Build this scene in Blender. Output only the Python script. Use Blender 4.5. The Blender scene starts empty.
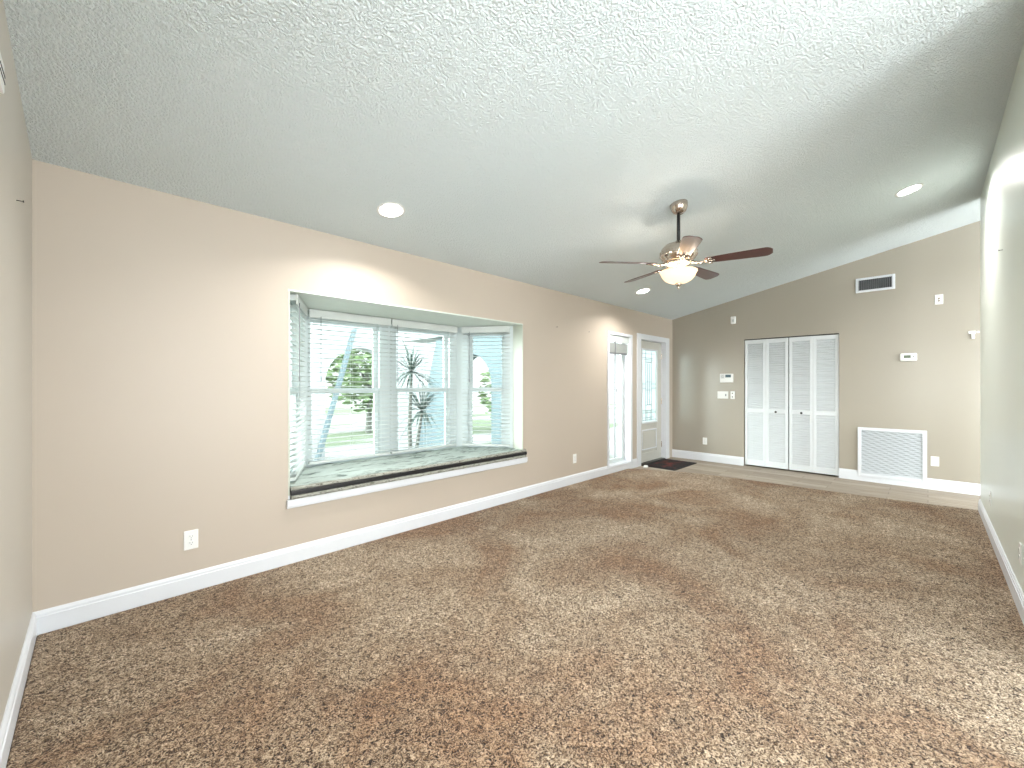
import bpy, bmesh, math, random
from mathutils import Vector, Matrix
random.seed(7)
PI = math.pi
C = bpy.context.scene.collection

# ------------------------------------------------------------------ camera, world, exposure
H = 1.3
cam_d = bpy.data.cameras.new('camera'); cam = bpy.data.objects.new('camera', cam_d); C.objects.link(cam)
cam.location = (0, 0, H); cam.rotation_euler = (PI/2, 0, -PI/4)
cam_d.sensor_fit = 'HORIZONTAL'; cam_d.sensor_width = 36; cam_d.lens = 36*416/1024
cam_d.clip_start = 0.02; cam_d.clip_end = 200
bpy.context.scene.camera = cam
vs = bpy.context.scene.view_settings
vs.view_transform = 'Standard'; vs.look = 'None'; vs.gamma = 1; vs.exposure = 0.62
vs.use_curve_mapping = False
SKY_HI = 7.6
w = bpy.data.worlds.new('sky'); bpy.context.scene.world = w; w.use_nodes = True
wb = w.node_tree.nodes['Background']
wb.inputs[0].default_value = (0.93, 0.98, 1.0, 1); 
# hazy sky: dim on the street side (+y), made brighter behind the house (-y) to fill the rooms
wt_ = w.node_tree
tc_ = wt_.nodes.new('ShaderNodeTexCoord'); dp_ = wt_.nodes.new('ShaderNodeVectorMath'); dp_.operation = 'DOT_PRODUCT'
dp_.inputs[1].default_value = (-.29, -.94, .15); wt_.links.new(tc_.outputs['Generated'], dp_.inputs[0])
mr_ = wt_.nodes.new('ShaderNodeMapRange'); mr_.interpolation_type = 'SMOOTHSTEP'
mr_.inputs['From Min'].default_value = -.15; mr_.inputs['From Max'].default_value = .8
mr_.inputs['To Min'].default_value = 1.15; mr_.inputs['To Max'].default_value = SKY_HI
wt_.links.new(dp_.outputs['Value'], mr_.inputs['Value']); wt_.links.new(mr_.outputs[0], wb.inputs[1])
CAN_W = 18.0      # power of each recessed lamp
BULB_W = 2.9       # power of each bulb inside the fan's bowl
BOWL_E = 1.0     # emission of the fan's glass bowl

sun_d = bpy.data.lights.new('window_fill_sun', 'SUN'); sun_d.energy = 8.0; sun_d.angle = math.radians(30); sun_d.color = (.93, 1.0, .97)  # soft sun added on the window side to brighten the far wall
sun = bpy.data.objects.new('window_fill_sun', sun_d); C.objects.link(sun); sun.location = (-6, 12, 5)
sun.rotation_euler = Vector((.84, -.50, -.20)).to_track_quat('-Z', 'Y').to_euler()

# ------------------------------------------------------------------ room numbers (metres)
YW = 3.233        # window wall face
WT = 0.157        # its thickness
XF = 7.29         # far wall face
XL = -0.23        # left wall face
YR = -0.375       # right wall face
XE = 6.37         # right wall's end
YB = -3.6         # back of the adjoining room
SL = 0.2068
def cz(y): return 2.447 + SL*(YW - y)

# ------------------------------------------------------------------ materials
def nt(name):
    m = bpy.data.materials.new(name); m.use_nodes = True
    return m, m.node_tree, m.node_tree.nodes['Principled BSDF']
def noise(t, scale, detail=2, rough=.5, dist=0, vec=None):
    n = t.nodes.new('ShaderNodeTexNoise'); n.inputs['Scale'].default_value = scale
    n.inputs['Detail'].default_value = detail; n.inputs['Roughness'].default_value = rough
    n.inputs['Distortion'].default_value = dist
    if vec: t.links.new(vec, n.inputs['Vector'])
    return n
def objco(t):
    g = t.nodes.new('ShaderNodeNewGeometry'); return g.outputs['Position']
def ramp(t, src, stops):
    r = t.nodes.new('ShaderNodeValToRGB'); e = r.color_ramp.elements
    while len(e) < len(stops): e.new(.5)
    for i, (p, c) in enumerate(stops): e[i].position = p; e[i].color = (*c, 1)
    t.links.new(src, r.inputs[0]); return r
def bump(t, b, src, strength, dist):
    n = t.nodes.new('ShaderNodeBump'); n.inputs['Strength'].default_value = strength
    n.inputs['Distance'].default_value = dist
    t.links.new(src, n.inputs['Height']); t.links.new(n.outputs[0], b.inputs['Normal']); return n
def mix(t, fac, a, b_, mode='MIX', f=1.0):
    n = t.nodes.new('ShaderNodeMix'); n.data_type = 'RGBA'; n.blend_type = mode
    if fac is None: n.inputs[0].default_value = f
    else: t.links.new(fac, n.inputs[0])
    for s, v in ((6, a), (7, b_)):
        if isinstance(v, tuple): n.inputs[s].default_value = (*v, 1)
        else: t.links.new(v, n.inputs[s])
    return n.outputs[2]
def plain(name, col, rough=.5, metal=0, var=.04, scale=14, bmp=0, emit=None, es=0, spec=None):
    m, t, b = nt(name)
    n = noise(t, scale, 3, vec=objco(t))
    lo = tuple(c*(1-var) for c in col); hi = tuple(min(1, c*(1+var)) for c in col)
    r = ramp(t, n.outputs[0], [(.3, lo), (.7, hi)])
    t.links.new(r.outputs[0], b.inputs['Base Color'])
    b.inputs['Roughness'].default_value = rough; b.inputs['Metallic'].default_value = metal
    if spec is not None: b.inputs['Specular IOR Level'].default_value = spec; b.inputs['Coat Weight'].default_value = coat; b.inputs['Coat Roughness'].default_value = .30
    if bmp:
        n2 = noise(t, 160, 3, vec=objco(t)); bump(t, b, n2.outputs[0], bmp, .002)
    if emit: b.inputs['Emission Color'].default_value = (*emit, 1); b.inputs['Emission Strength'].default_value = es
    return m
def wallmat(name, col, rough=.55, spec=.5, coat=0):
    m, t, b = nt(name); p = objco(t)
    r = ramp(t, noise(t, 1.3, 3, vec=p).outputs[0], [(.3, tuple(c*.985 for c in col)), (.7, tuple(min(1, c*1.015) for c in col))])
    t.links.new(r.outputs[0], b.inputs['Base Color']); b.inputs['Roughness'].default_value = rough; b.inputs['Specular IOR Level'].default_value = spec
    bump(t, b, noise(t, 90, 4, .6, vec=p).outputs[0], .10, .0015); return m
M = {}
M['wall'] = wallmat('beige_paint', (.505, .435, .362), .42)
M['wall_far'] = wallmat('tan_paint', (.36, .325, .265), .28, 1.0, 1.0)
M['wall_right'] = wallmat('pale_sage_paint', (.75, .81, .755), .30, .8)
M['wall_side'] = wallmat('greige_paint', (.50, .465, .41), .45)
M['trim'] = plain('white_gloss_trim', (.70, .72, .755), .32, var=.01)
M['cream'] = plain('cream_gloss_paint', (.55, .58, .50), .35, var=.015)
M['soffit'] = plain('soffit_paint', (.70, .76, .71), .5, var=.02)
M['doorw'] = plain('door_paint', (.57, .56, .51), .38, var=.015)
M['white'] = plain('white_plastic', (.82, .82, .80), .35, var=.01)
M['vinyl'] = plain('white_vinyl', (.62, .68, .68), .3, var=.01)
M['slat'] = plain('blind_slat', (.58, .62, .61), .4, var=.01)
M['valance'] = plain('blind_valance', (.60, .63, .61), .45, var=.02)
M['louver'] = plain('louvre_paint', (.70, .73, .75), .4, var=.01)
M['black'] = plain('black_enamel', (.006, .006, .007), .45)
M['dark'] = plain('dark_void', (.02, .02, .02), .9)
M['grey'] = plain('grey_plastic', (.24, .25, .26), .5)
M['screen'] = plain('lcd_screen', (.09, .14, .16), .2)
M['screen2'] = plain('green_lcd_screen', (.12, .15, .10), .2)
M['brownp'] = plain('brown_plastic', (.20, .12, .07), .5)
M['nickel'] = plain('brushed_nickel', (.55, .47, .40), .22, 1.0, .08, 60)
M['bowl'] = plain('frosted_amber_glass', (.55, .42, .28), .35, 0, .02, 30, emit=(1.0, .72, .42), es=BOWL_E)
M['led'] = plain('lit_lens', (1, 1, 1), .5, emit=(1, .98, .95), es=14)
M['steel'] = plain('dark_steel', (.05, .05, .05), .4, .8)
def glass_mat():
    m, t, b = nt('window_glass')
    out = t.nodes['Material Output']; t.nodes.remove(b)
    tr = t.nodes.new('ShaderNodeBsdfTransparent'); tr.inputs[0].default_value = (.94, .97, .97, 1)
    gl = t.nodes.new('ShaderNodeBsdfGlossy'); gl.inputs['Roughness'].default_value = .03
    lw = t.nodes.new('ShaderNodeLayerWeight'); lw.inputs[0].default_value = .5
    pw = t.nodes.new('ShaderNodeMath'); pw.operation = 'POWER'; pw.inputs[1].default_value = 6; t.links.new(lw.outputs['Facing'], pw.inputs[0])
    ml = t.nodes.new('ShaderNodeMath'); ml.operation = 'MULTIPLY_ADD'; ml.inputs[1].default_value = .6; ml.inputs[2].default_value = .03; t.links.new(pw.outputs[0], ml.inputs[0])
    mx = t.nodes.new('ShaderNodeMixShader')
    t.links.new(ml.outputs[0], mx.inputs[0]); t.links.new(tr.outputs[0], mx.inputs[1]); t.links.new(gl.outputs[0], mx.inputs[2])
    t.links.new(mx.outputs[0], out.inputs[0]); return m
M['glass'] = glass_mat()
def frosted():
    m, t, b = nt('textured_glass')
    out = t.nodes['Material Output']; p = objco(t)
    b.inputs['Base Color'].default_value = (.80, .92, .93, 1); b.inputs['Roughness'].default_value = .15
    bump(t, b, noise(t, 120, 2, vec=p).outputs[0], .4, .003)
    tl = t.nodes.new('ShaderNodeBsdfTranslucent'); tl.inputs[0].default_value = (.85, .95, .96, 1)
    tr = t.nodes.new('ShaderNodeBsdfTransparent'); tr.inputs[0].default_value = (.75, .82, .83, 1)
    m1 = t.nodes.new('ShaderNodeMixShader'); m1.inputs[0].default_value = .5
    m2 = t.nodes.new('ShaderNodeMixShader'); m2.inputs[0].default_value = .15
    t.links.new(tl.outputs[0], m1.inputs[1]); t.links.new(tr.outputs[0], m1.inputs[2])
    t.links.new(m1.outputs[0], m2.inputs[1]); t.links.new(b.outputs[0], m2.inputs[2])
    t.links.new(m2.outputs[0], out.inputs[0]); return m
M['frost'] = frosted()
def ceil_mat():
    m, t, b = nt('popcorn_ceiling'); p = objco(t)
    r = ramp(t, noise(t, .8, 2, vec=p).outputs[0], [(.3, (.73, .80, .81)), (.7, (.76, .83, .84))])
    t.links.new(r.outputs[0], b.inputs['Base Color']); b.inputs['Roughness'].default_value = .95
    n1 = noise(t, 94, 2, .5, .1, vec=p)
    r2 = ramp(t, n1.outputs[0], [(.40, (0, 0, 0)), (.62, (1, 1, 1))])
    bump(t, b, r2.outputs[0], .8, .012); return m
M['ceiling'] = ceil_mat()
def carpet_mat():
    m, t, b = nt('frieze_carpet'); p = objco(t)
    n1 = noise(t, 82, 2, .6, 1.6, vec=p)
    base = ramp(t, n1.outputs[0], [(.37, (.020, .008, .002)), (.44, (.20, .12, .065)), (.51, (.50, .38, .27)), (.64, (.92, .77, .61))])
    n2 = noise(t, 1.1, 4, .62, .5, vec=p)
    tint = ramp(t, n2.outputs[0], [(.36, (.57, .44, .34)), (.50, (.72, .67, .60)), (.62, (.90, .90, .87))])
    c = mix(t, None, base.outputs[0], tint.outputs[0], 'MULTIPLY')
    n3 = noise(t, 14, 3, .6, .6, vec=p)
    tint2 = ramp(t, n3.outputs[0], [(.3, (.82, .80, .78)), (.7, (1.12, 1.12, 1.12))])
    c = mix(t, None, c, tint2.outputs[0], 'MULTIPLY')
    t.links.new(c, b.inputs['Base Color']); b.inputs['Roughness'].default_value = 1
    b.inputs['Specular IOR Level'].default_value = .1
    b.inputs['Sheen Weight'].default_value = .15; b.inputs['Sheen Roughness'].default_value = .5
    bump(t, b, n1.outputs[0], 1.0, .02); return m
M['carpet'] = carpet_mat()
def tile_mat():
    m, t, b = nt('wood_look_tile'); p = objco(t)
    mp = t.nodes.new('ShaderNodeMapping'); mp.inputs['Rotation'].default_value = (0, 0, PI/2)
    t.links.new(p, mp.inputs[0])
    br = t.nodes.new('ShaderNodeTexBrick'); t.links.new(mp.outputs[0], br.inputs['Vector'])
    br.inputs['Scale'].default_value = 1; br.inputs['Brick Width'].default_value = .9; br.inputs['Row Height'].default_value = .15
    br.inputs['Mortar Size'].default_value = .003; br.inputs['Color1'].default_value = (.33, .28, .225, 1)
    br.inputs['Color2'].default_value = (.44, .38, .31, 1); br.inputs['Mortar'].default_value = (.22, .19, .155, 1)
    br.offset = .37
    m2 = t.nodes.new('ShaderNodeMapping'); m2.inputs['Scale'].default_value = (22, 2.2, 8); t.links.new(p, m2.inputs[0])
    g = ramp(t, noise(t, 1.4, 5, .65, .8, vec=m2.outputs[0]).outputs[0], [(.3, (.72, .70, .68)), (.7, (1.12, 1.12, 1.12))])
    t.links.new(mix(t, None, br.outputs[0], g.outputs[0], 'MULTIPLY'), b.inputs['Base Color'])
    b.inputs['Roughness'].default_value = .55; b.inputs['Specular IOR Level'].default_value = .25; return m
M['tile'] = tile_mat()
def wood_mat():
    m, t, b = nt('cherry_fan_blade'); tc = t.nodes.new('ShaderNodeTexCoord')
    mp = t.nodes.new('ShaderNodeMapping'); mp.inputs['Scale'].default_value = (2, 30, 10); t.links.new(tc.outputs['Object'], mp.inputs[0])
    r = ramp(t, noise(t, 2, 5, .6, .6, vec=mp.outputs[0]).outputs[0], [(.3, (.035, .008, .009)), (.7, (.085, .018, .016))])
    t.links.new(r.outputs[0], b.inputs['Base Color']); b.inputs['Roughness'].default_value = .28
    b.inputs['Coat Weight'].default_value = .4; b.inputs['Coat Roughness'].default_value = .2; return m
M['wood'] = wood_mat()
def quilt_mat(name, c1, c2, rough=.6, sc=9):
    m, t, b = nt(name); p = objco(t)
    mp = t.nodes.new('ShaderNodeMapping'); mp.inputs['Rotation'].default_value = (0, 0, .15); mp.inputs['Scale'].default_value = (1.2, 4.5, 4); t.links.new(p, mp.inputs[0])
    n = noise(t, sc, 4, .6, 1.2, vec=mp.outputs[0])
    r = ramp(t, n.outputs[0], [(.40, c1), (.47, c2), (.7, tuple(min(1, c*1.06) for c in c2))])  # wrinkle shade painted in: low noise goes dark, matching the bump
    t.links.new(r.outputs[0], b.inputs['Base Color']); b.inputs['Roughness'].default_value = rough
    bump(t, b, n.outputs[0], .7, .02); return m
M['quilt'] = quilt_mat('pale_teal_sheet', (.14, .18, .16), (.48, .55, .515), .45, 3.2)
M['quiltf'] = quilt_mat('grey_quilted_edge', (.15, .15, .12), (.40, .40, .35), .8, 22)
def mat_mat():
    m, t, b = nt('red_brown_doormat'); p = objco(t)
    n = noise(t, 4.5, 3, .6, .4, vec=p)
    r = ramp(t, n.outputs[0], [(.46, (.010, .005, .005)), (.56, (.085, .010, .008)), (.70, (.15, .022, .015))])
    t.links.new(r.outputs[0], b.inputs['Base Color']); b.inputs['Roughness'].default_value = .9
    bump(t, b, noise(t, 300, 2, vec=p).outputs[0], .5, .004); return m
M['mat'] = mat_mat()
M['matedge'] = plain('black_mat_border', (.012, .010, .010), .9, bmp=.4)
# outdoors
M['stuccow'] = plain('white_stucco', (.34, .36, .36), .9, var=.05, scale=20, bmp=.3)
M['stuccob'] = plain('blue_shade_stucco', (.12, .165, .18), .9, var=.05, scale=20, bmp=.3)  # porch wall blue; on the slanted strip it paints the wall end's shade
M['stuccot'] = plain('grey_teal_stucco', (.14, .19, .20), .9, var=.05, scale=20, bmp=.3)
def lawn_mat():
    m, t, b = nt('lawn_and_paths'); p = objco(t)
    mp = t.nodes.new('ShaderNodeMapping'); mp.inputs['Scale'].default_value = (.12, .5, 1); t.links.new(p, mp.inputs[0])
    r = ramp(t, noise(t, 1.3, 3, .6, vec=mp.outputs[0]).outputs[0], [(.44, (.13, .17, .10)), (.52, (.32, .33, .31))])
    t.links.new(r.outputs[0], b.inputs['Base Color']); b.inputs['Roughness'].default_value = 1; return m
M['lawn'] = lawn_mat()
M['leafa'] = plain('dark_leaf', (.05, .09, .06), .6, var=.5, scale=5)
M['leafb'] = plain('bright_leaf', (.11, .17, .07), .6, var=.5, scale=5)
M['yucca'] = plain('spiky_leaf', (.055, .085, .072), .6, var=.3, scale=9)
M['bark'] = plain('grey_bark', (.10, .105, .09), .9, var=.3, scale=30)

# ------------------------------------------------------------------ mesh helpers
def obj(name, bm, mat, parent=None, smooth=False, bevel=0, seg=2):
    me = bpy.data.meshes.new(name)
    bmesh.ops.recalc_face_normals(bm, faces=bm.faces)
    bm.to_mesh(me); bm.free()
    for m_ in (mat if isinstance(mat, (list, tuple)) else [mat]): me.materials.append(m_)
    if smooth:
        for p in me.polygons: p.use_smooth = True
    o = bpy.data.objects.new(name, me); C.objects.link(o)
    if parent: o.parent = parent
    if bevel:
        b = o.modifiers.new('bevel', 'BEVEL'); b.width = bevel; b.segments = seg; b.limit_method = 'ANGLE'
    return o
def box(bm, x0, x1, y0, y1, z0, z1, mi=0, mtx=None):
    vs_ = [Vector((x, y, z)) for x in (x0, x1) for y in (y0, y1) for z in (z0, z1)]
    if mtx: vs_ = [mtx @ v for v in vs_]
    v = [bm.verts.new(c) for c in vs_]
    for f in ((0,1,3,2), (4,6,7,5), (0,4,5,1), (2,3,7,6), (0,2,6,4), (1,5,7,3)):
        bm.faces.new([v[i] for i in f]).material_index = mi
def B(*a, **k):
    bm = bmesh.new(); box(bm, *a, **k); return bm
def prism(bm, pts, z0, z1):
    """pts: list of (x,y) -> vertical prism; z1 may be a function of y"""
    f = z1 if callable(z1) else (lambda y: z1)
    lo = [bm.verts.new((x, y, z0)) for x, y in pts]; hi = [bm.verts.new((x, y, f(y))) for x, y in pts]
    n = len(pts); bm.faces.new(lo[::-1]); bm.faces.new(hi)
    for i in range(n): bm.faces.new((lo[i], lo[(i+1) % n], hi[(i+1) % n], hi[i]))
def lathe(bm, prof, seg=40, c=(0, 0), close=True):
    rings = []
    for r, z in prof:
        if r < 1e-5: rings.append([bm.verts.new((c[0], c[1], z))])
        else: rings.append([bm.verts.new((c[0]+r*math.cos(2*PI*i/seg), c[1]+r*math.sin(2*PI*i/seg), z)) for i in range(seg)])
    for a, b in zip(rings, rings[1:]):
        for i in range(seg):
            j = (i+1) % seg
            if len(a) == 1 and len(b) == 1: continue
            if len(a) == 1: bm.faces.new((a[0], b[i], b[j]))
            elif len(b) == 1: bm.faces.new((a[i], a[j], b[0]))
            else: bm.faces.new((a[i], a[j], b[j], b[i]))
def tube(bm, p0, p1, r, seg=10, r1=None):
    p0 = Vector(p0); p1 = Vector(p1); d = p1-p0; r1 = r if r1 is None else r1
    q = d.to_track_quat('Z', 'Y')
    a = [bm.verts.new(p0 + q @ Vector((r*math.cos(2*PI*i/seg), r*math.sin(2*PI*i/seg), 0))) for i in range(seg)]
    b = [bm.verts.new(p1 + q @ Vector((r1*math.cos(2*PI*i/seg), r1*math.sin(2*PI*i/seg), 0))) for i in range(seg)]
    for i in range(seg): bm.faces.new((a[i], a[(i+1) % seg], b[(i+1) % seg], b[i]))
    bm.faces.new(a[::-1]); bm.faces.new(b)
def holed(plane, a0, a1, d0, d1, z0, z1, holes, top=None):
    """wall slab along axis a ('x' or 'y'), depth d0..d1, with rectangular holes (a0,a1,z0,z1)"""
    bm = bmesh.new()
    A = sorted({a0, a1, *[h[0] for h in holes], *[h[1] for h in holes]})
    Z = sorted({z0, z1, *[h[2] for h in holes], *[h[3] for h in holes]})
    cache = {}
    def P(i, j, k):
        if (i, j, k) not in cache:
            a = A[i]; d = (d0, d1)[k]; z = Z[j]
            if top and j == len(Z)-1: z = top(d if plane == 'x' else a)
            cache[(i, j, k)] = bm.verts.new((a, d, z) if plane == 'x' else (d, a, z))
        return cache[(i, j, k)]
    def solid(i, j):
        if i < 0 or j < 0 or i >= len(A)-1 or j >= len(Z)-1: return False
        ca = (A[i]+A[i+1])/2; c_ = (Z[j]+Z[j+1])/2
        return not any(h[0] < ca < h[1] and h[2] < c_ < h[3] for h in holes)
    for i in range(len(A)-1):
        for j in range(len(Z)-1):
            if not solid(i, j): continue
            for k in (0, 1): bm.faces.new((P(i,j,k), P(i+1,j,k), P(i+1,j+1,k), P(i,j+1,k)))
            if not solid(i-1, j): bm.faces.new((P(i,j,0), P(i,j+1,0), P(i,j+1,1), P(i,j,1)))
            if not solid(i+1, j): bm.faces.new((P(i+1,j,0), P(i+1,j+1,0), P(i+1,j+1,1), P(i+1,j,1)))
            if not solid(i, j-1): bm.faces.new((P(i,j,0), P(i+1,j,0), P(i+1,j,1), P(i,j,1)))
            if not solid(i, j+1): bm.faces.new((P(i,j+1,0), P(i+1,j+1,0), P(i+1,j+1,1), P(i,j+1,1)))
    return bm
def ring(bm, x0, x1, z0, z1, y0, y1, wl, wr=None, wt=None, wb_=None):
    """rectangular frame in the XZ plane"""
    wr = wl if wr is None else wr; wt = wl if wt is None else wt; wb_ = wl if wb_ is None else wb_
    box(bm, x0, x0+wl, y0, y1, z0, z1); box(bm, x1-wr, x1, y0, y1, z0, z1)
    box(bm, x0+wl, x1-wr, y0, y1, z1-wt, z1); box(bm, x0+wl, x1-wr, y0, y1, z0, z0+wb_)
def tag(o, label=None, cat=None, group=None, kind=None):
    if label: o['label'] = label
    if cat: o['category'] = cat
    if group: o['group'] = group
    if kind: o['kind'] = kind
    return o
def empty(name, loc, rz=0, label=None, cat=None, group=None, kind=None):
    o = bpy.data.objects.new(name, None); C.objects.link(o); o.location = loc; o.rotation_euler = (0, 0, rz)
    o.empty_display_size = .05
    return tag(o, label, cat, group, kind)
def copy_tree(o, parent=None):
    c = o.copy(); C.objects.link(c)
    if parent: c.parent = parent
    for ch in [x for x in bpy.data.objects if x.parent == o]: copy_tree(ch, c)
    return c
def struct(name, bm, mat, label=None, **k):
    o = obj(name, bm, mat, **k); o['kind'] = 'structure'
    if label: o['label'] = label
    return o

# ------------------------------------------------------------------ shell
BX0, BX1, BZ0, BZ1 = .97, 3.409, .47, 1.968          # bay opening
SX0, SX1, SZ0, SZ1 = 5.19, 5.80, .105, 2.02          # sidelight opening
DX0, DX1, DZ1 = 6.105, 7.01, 2.025                   # entry door opening
CY0, CY1, CZ1 = .873, 2.072, 2.008                   # closet opening
struct('wall_window', holed('x', XL-.12, XF+.12, YW, YW+WT, 0, 3, [(BX0, BX1, BZ0-.05, BZ1+.012), (SX0, SX1, SZ0, SZ1), (DX0, DX1, -1, DZ1)] and
       [(BX0, BX1, BZ0-.05, BZ1+.012), (SX0, SX1, SZ0, SZ1), (DX0, DX1, 0, DZ1)], top=lambda y: cz(YW)+.01), M['wall'], 'long beige wall holding the bay window and front door')
struct('wall_far', holed('y', YB, YW, XF, XF+.12, 0, 3, [(CY0, CY1, 0, CZ1)], top=lambda y: cz(y)+.01), M['wall_far'], 'tan end wall with louvered closet doors')
struct('wall_left', holed('y', YB, YW, XL-.12, XL, 0, 3, [(-3.2, .3, .5, 2.2)], top=lambda y: cz(y)+.01), M['wall_side'], 'greige wall at the left edge of the view')  # out-of-view opening added to admit fill daylight
def right_wall():
    bm = bmesh.new()
    # section with a rounded end, beginning well out of view
    r = .045; y0, y1 = YR-.12, YR; pts = [(3.0, y0), (XE-r, y0)]
    for i in range(1, 7): a = -PI/2 + i*PI/14; pts.append((XE-r+r*math.cos(a), y0+r+r*math.sin(a)))
    for i in range(0, 7): a = i*PI/14; pts.append((XE-r+r*math.cos(a), y1-r+r*math.sin(a)))
    pts += [(XE-r, y1), (3.0, y1)]
    prism(bm, pts, 0, lambda y: cz(y)+.01); return bm
struct('wall_right', right_wall(), M['wall_right'], 'pale sage wall at the right edge with a rounded end')
struct('wall_back', holed('x', XL-.12, XF+.12, YB-.12, YB, 0, cz(YB), [(.6, 2.8, .1, 2.7), (3.9, 7.0, .1, 3.2)], top=lambda y: cz(YB)+.01), M['wall_right'], 'back wall of the adjoining room behind the camera')  # unseen openings added and sized so the bright sky fills the room
bm = bmesh.new()
y0, y1 = YB-.12, YW+WT
vsx = [bm.verts.new((x, y, cz(y)+dz)) for x in (XL-.12, XF+.12) for y in (y0, y1) for dz in (0, .12)]
for f in ((0,1,3,2), (4,6,7,5), (0,4,5,1), (2,3,7,6), (0,2,6,4), (1,5,7,3)): bm.faces.new([vsx[i] for i in f])
struct('ceiling', bm, M['ceiling'], 'sloped off-white popcorn ceiling')
struct('floor', B(XL-.12, XF+.9, YB-.12, YW+WT, -.10, 0), M['tile'], 'wood-look tile floor along the far wall')
# carpet with a soft rounded edge and slightly uneven pile
def carpet():
    pts = [(XL+.016, YB+.02), (XL+.016, YW-.016), (5.70, YW-.016), (5.86, 2.95), (6.10, 2.35), (6.18, 1.6), (6.22, .6), (6.30, -.1), (6.34, -.36), (6.34, YB+.02)]
    bm = bmesh.new(); prism(bm, pts, .001, .019); return bm
tag(obj('carpet', carpet(), M['carpet'], bevel=.012, seg=3), 'brown shaggy carpet covering most of the room floor', 'carpet')

# baseboards: plain board, ogee-like top lip
def base_run(name, p0, p1, inward, label=None, h=.134):
    p0 = Vector(p0); p1 = Vector(p1); d = (p1-p0); L = d.length; ang = math.atan2(d.y, d.x)
    prof = [(0, 0), (.016, 0), (.016, h-.030), (.012, h-.026), (.012, h-.014), (.007, h-.004), (.004, h), (0, h)]
    bm = bmesh.new(); n = Vector(inward)
    a = [bm.verts.new((p0.x+n.x*t, p0.y+n.y*t, z)) for t, z in prof]; b = [bm.verts.new((p1.x+n.x*t, p1.y+n.y*t, z)) for t, z in prof]
    for i in range(len(prof)): bm.faces.new((a[i], a[(i+1) % len(prof)], b[(i+1) % len(prof)], b[i]))
    bm.faces.new(a[::-1]); bm.faces.new(b)
    return struct(name, bm, M['trim'], label)
base_run('baseboard_window', (XL, YW), (5.145, YW), (0, -1), 'white baseboard below the bay window')
base_run('baseboard_window.001', (5.145, YW), (5.862, YW), (0, -1), 'short white baseboard under the narrow window', h=.075)
base_run('baseboard_window.002', (5.862, YW-.0), (5.994, YW-.0), (0, -1), 'baseboard stub between narrow window and door')
base_run('baseboard_left', (XL, 1.8), (XL, YW-.016), (1, 0), 'white baseboard along the left wall')
base_run('baseboard_far', (XF, CY1), (XF, YW), (-1, 0), 'white baseboard between door corner and closet')
base_run('baseboard_far.001', (XF, YB), (XF, CY0), (-1, 0), 'white baseboard right of the closet')
def bb_right():
    bm = bmesh.new(); h = .134
    for (hh0, hh1, t) in ((0, h-.028, .016), (h-.028, h-.012, .012), (h-.012, h, .007)):
        r = .05; pts = [(3.0, YR), (3.0, YR+t)]
        r2 = .045+t; cx = XE-.045; cy = YR-.045
        for i in range(7, -1, -1): a = i*PI/14; pts.append((cx+r2*math.cos(a), cy+r2*math.sin(a)))
        pts += [(XE+t, YR-.12), (XE, YR-.12), (XE, cy)]
        for i in range(1, 8): a = i*PI/14; pts.append((cx+.045*math.cos(a), cy+.045*math.sin(a)))
        prism(bm, pts, hh0, hh1)
    return bm
struct('baseboard_right', bb_right(), M['trim'], 'white baseboard along the sage wall turning its rounded end')

# ------------------------------------------------------------------ bay window
YBK = 3.955; XBL, XBR = 1.268, 3.020
poly = [(BX0, YW), (BX1, YW), (BX1, YW+WT), (XBR+.03, YBK+.06), (XBL-.03, YBK+.06), (BX0, YW+WT)]
struct('trim_1', (lambda b: (prism(b, poly, BZ1, BZ1+.012), prism(b, [(BX0-.1, YW+WT), (BX1+.1, YW+WT), (XBR+.08, YBK+.09), (XBL-.08, YBK+.09)], BZ1+.012, BZ1+.10), b)[2])(bmesh.new()), M['soffit'], 'pale green painted soffit of the bay window')
struct('trim_2', (lambda b: (prism(b, poly, .44, BZ0+.03), b)[1])(bmesh.new()), M['trim'], 'white seat board of the bay window')
bm = bmesh.new()
box(bm, BX1-.012, BX1, YW-.003, YW+WT, BZ0+.03, BZ1); struct('trim_3', bm, M['cream'], 'cream right reveal of the bay window', bevel=.002)
bm = bmesh.new()
box(bm, BX0, BX0+.012, YW-.003, YW+WT, BZ0+.03, BZ1); struct('trim_4', bm, M['cream'], 'cream left reveal of the bay window', bevel=.002)
bm = bmesh.new()
box(bm, BX0-.012, BX1+.045, YW-.030, YW, .425, .474); box(bm, BX0-.012, BX1+.045, YW-.022, YW, .412, .425)
struct('trim_5', bm, M['trim'], 'white apron board under the window seat cushion', bevel=.004)

def hung_window(name, p0, p1, z0, z1, label, rail_z, jl=.05, jr=.05):
    p0 = Vector(p0); p1 = Vector(p1); d = p1-p0; L = d.length
    e = empty(name, (p0.x, p0.y, 0), math.atan2(d.y, d.x), label, kind='structure')
    bm = bmesh.new(); ring(bm, 0, L, z0, z1, -.02, .06, jl, jr, .05, .04); obj('window_frame', bm, M['vinyl'], e, bevel=.004)
    s = .045
    bm = bmesh.new(); ring(bm, jl, L-jr, rail_z-.020, z1-.05, .025, .05, s, s, .055, .045); u = obj('sash', bm, M['vinyl'], e, bevel=.003)
    obj('pane', B(jl+s-.005, L-jr-s+.005, .036, .040, rail_z+.020, z1-.100), M['glass'], u)
    bm = bmesh.new(); ring(bm, jl, L-jr, z0+.04, rail_z+.024, -.005, .022, s, s, .048, .06); l = obj('sash', bm, M['vinyl'], e, bevel=.003)
    obj('pane', B(jl+s-.005, L-jr-s+.005, .007, .011, z0+.095, rail_z-.020), M['glass'], l)
    return e
RZ = 1.235
W0 = .50; XM = 2.125
hung_window('window_1', (BX0, YW+WT), (XBL, YBK), W0, BZ1, 'narrow angled left side window of the bay', RZ, .06, .08)
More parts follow.
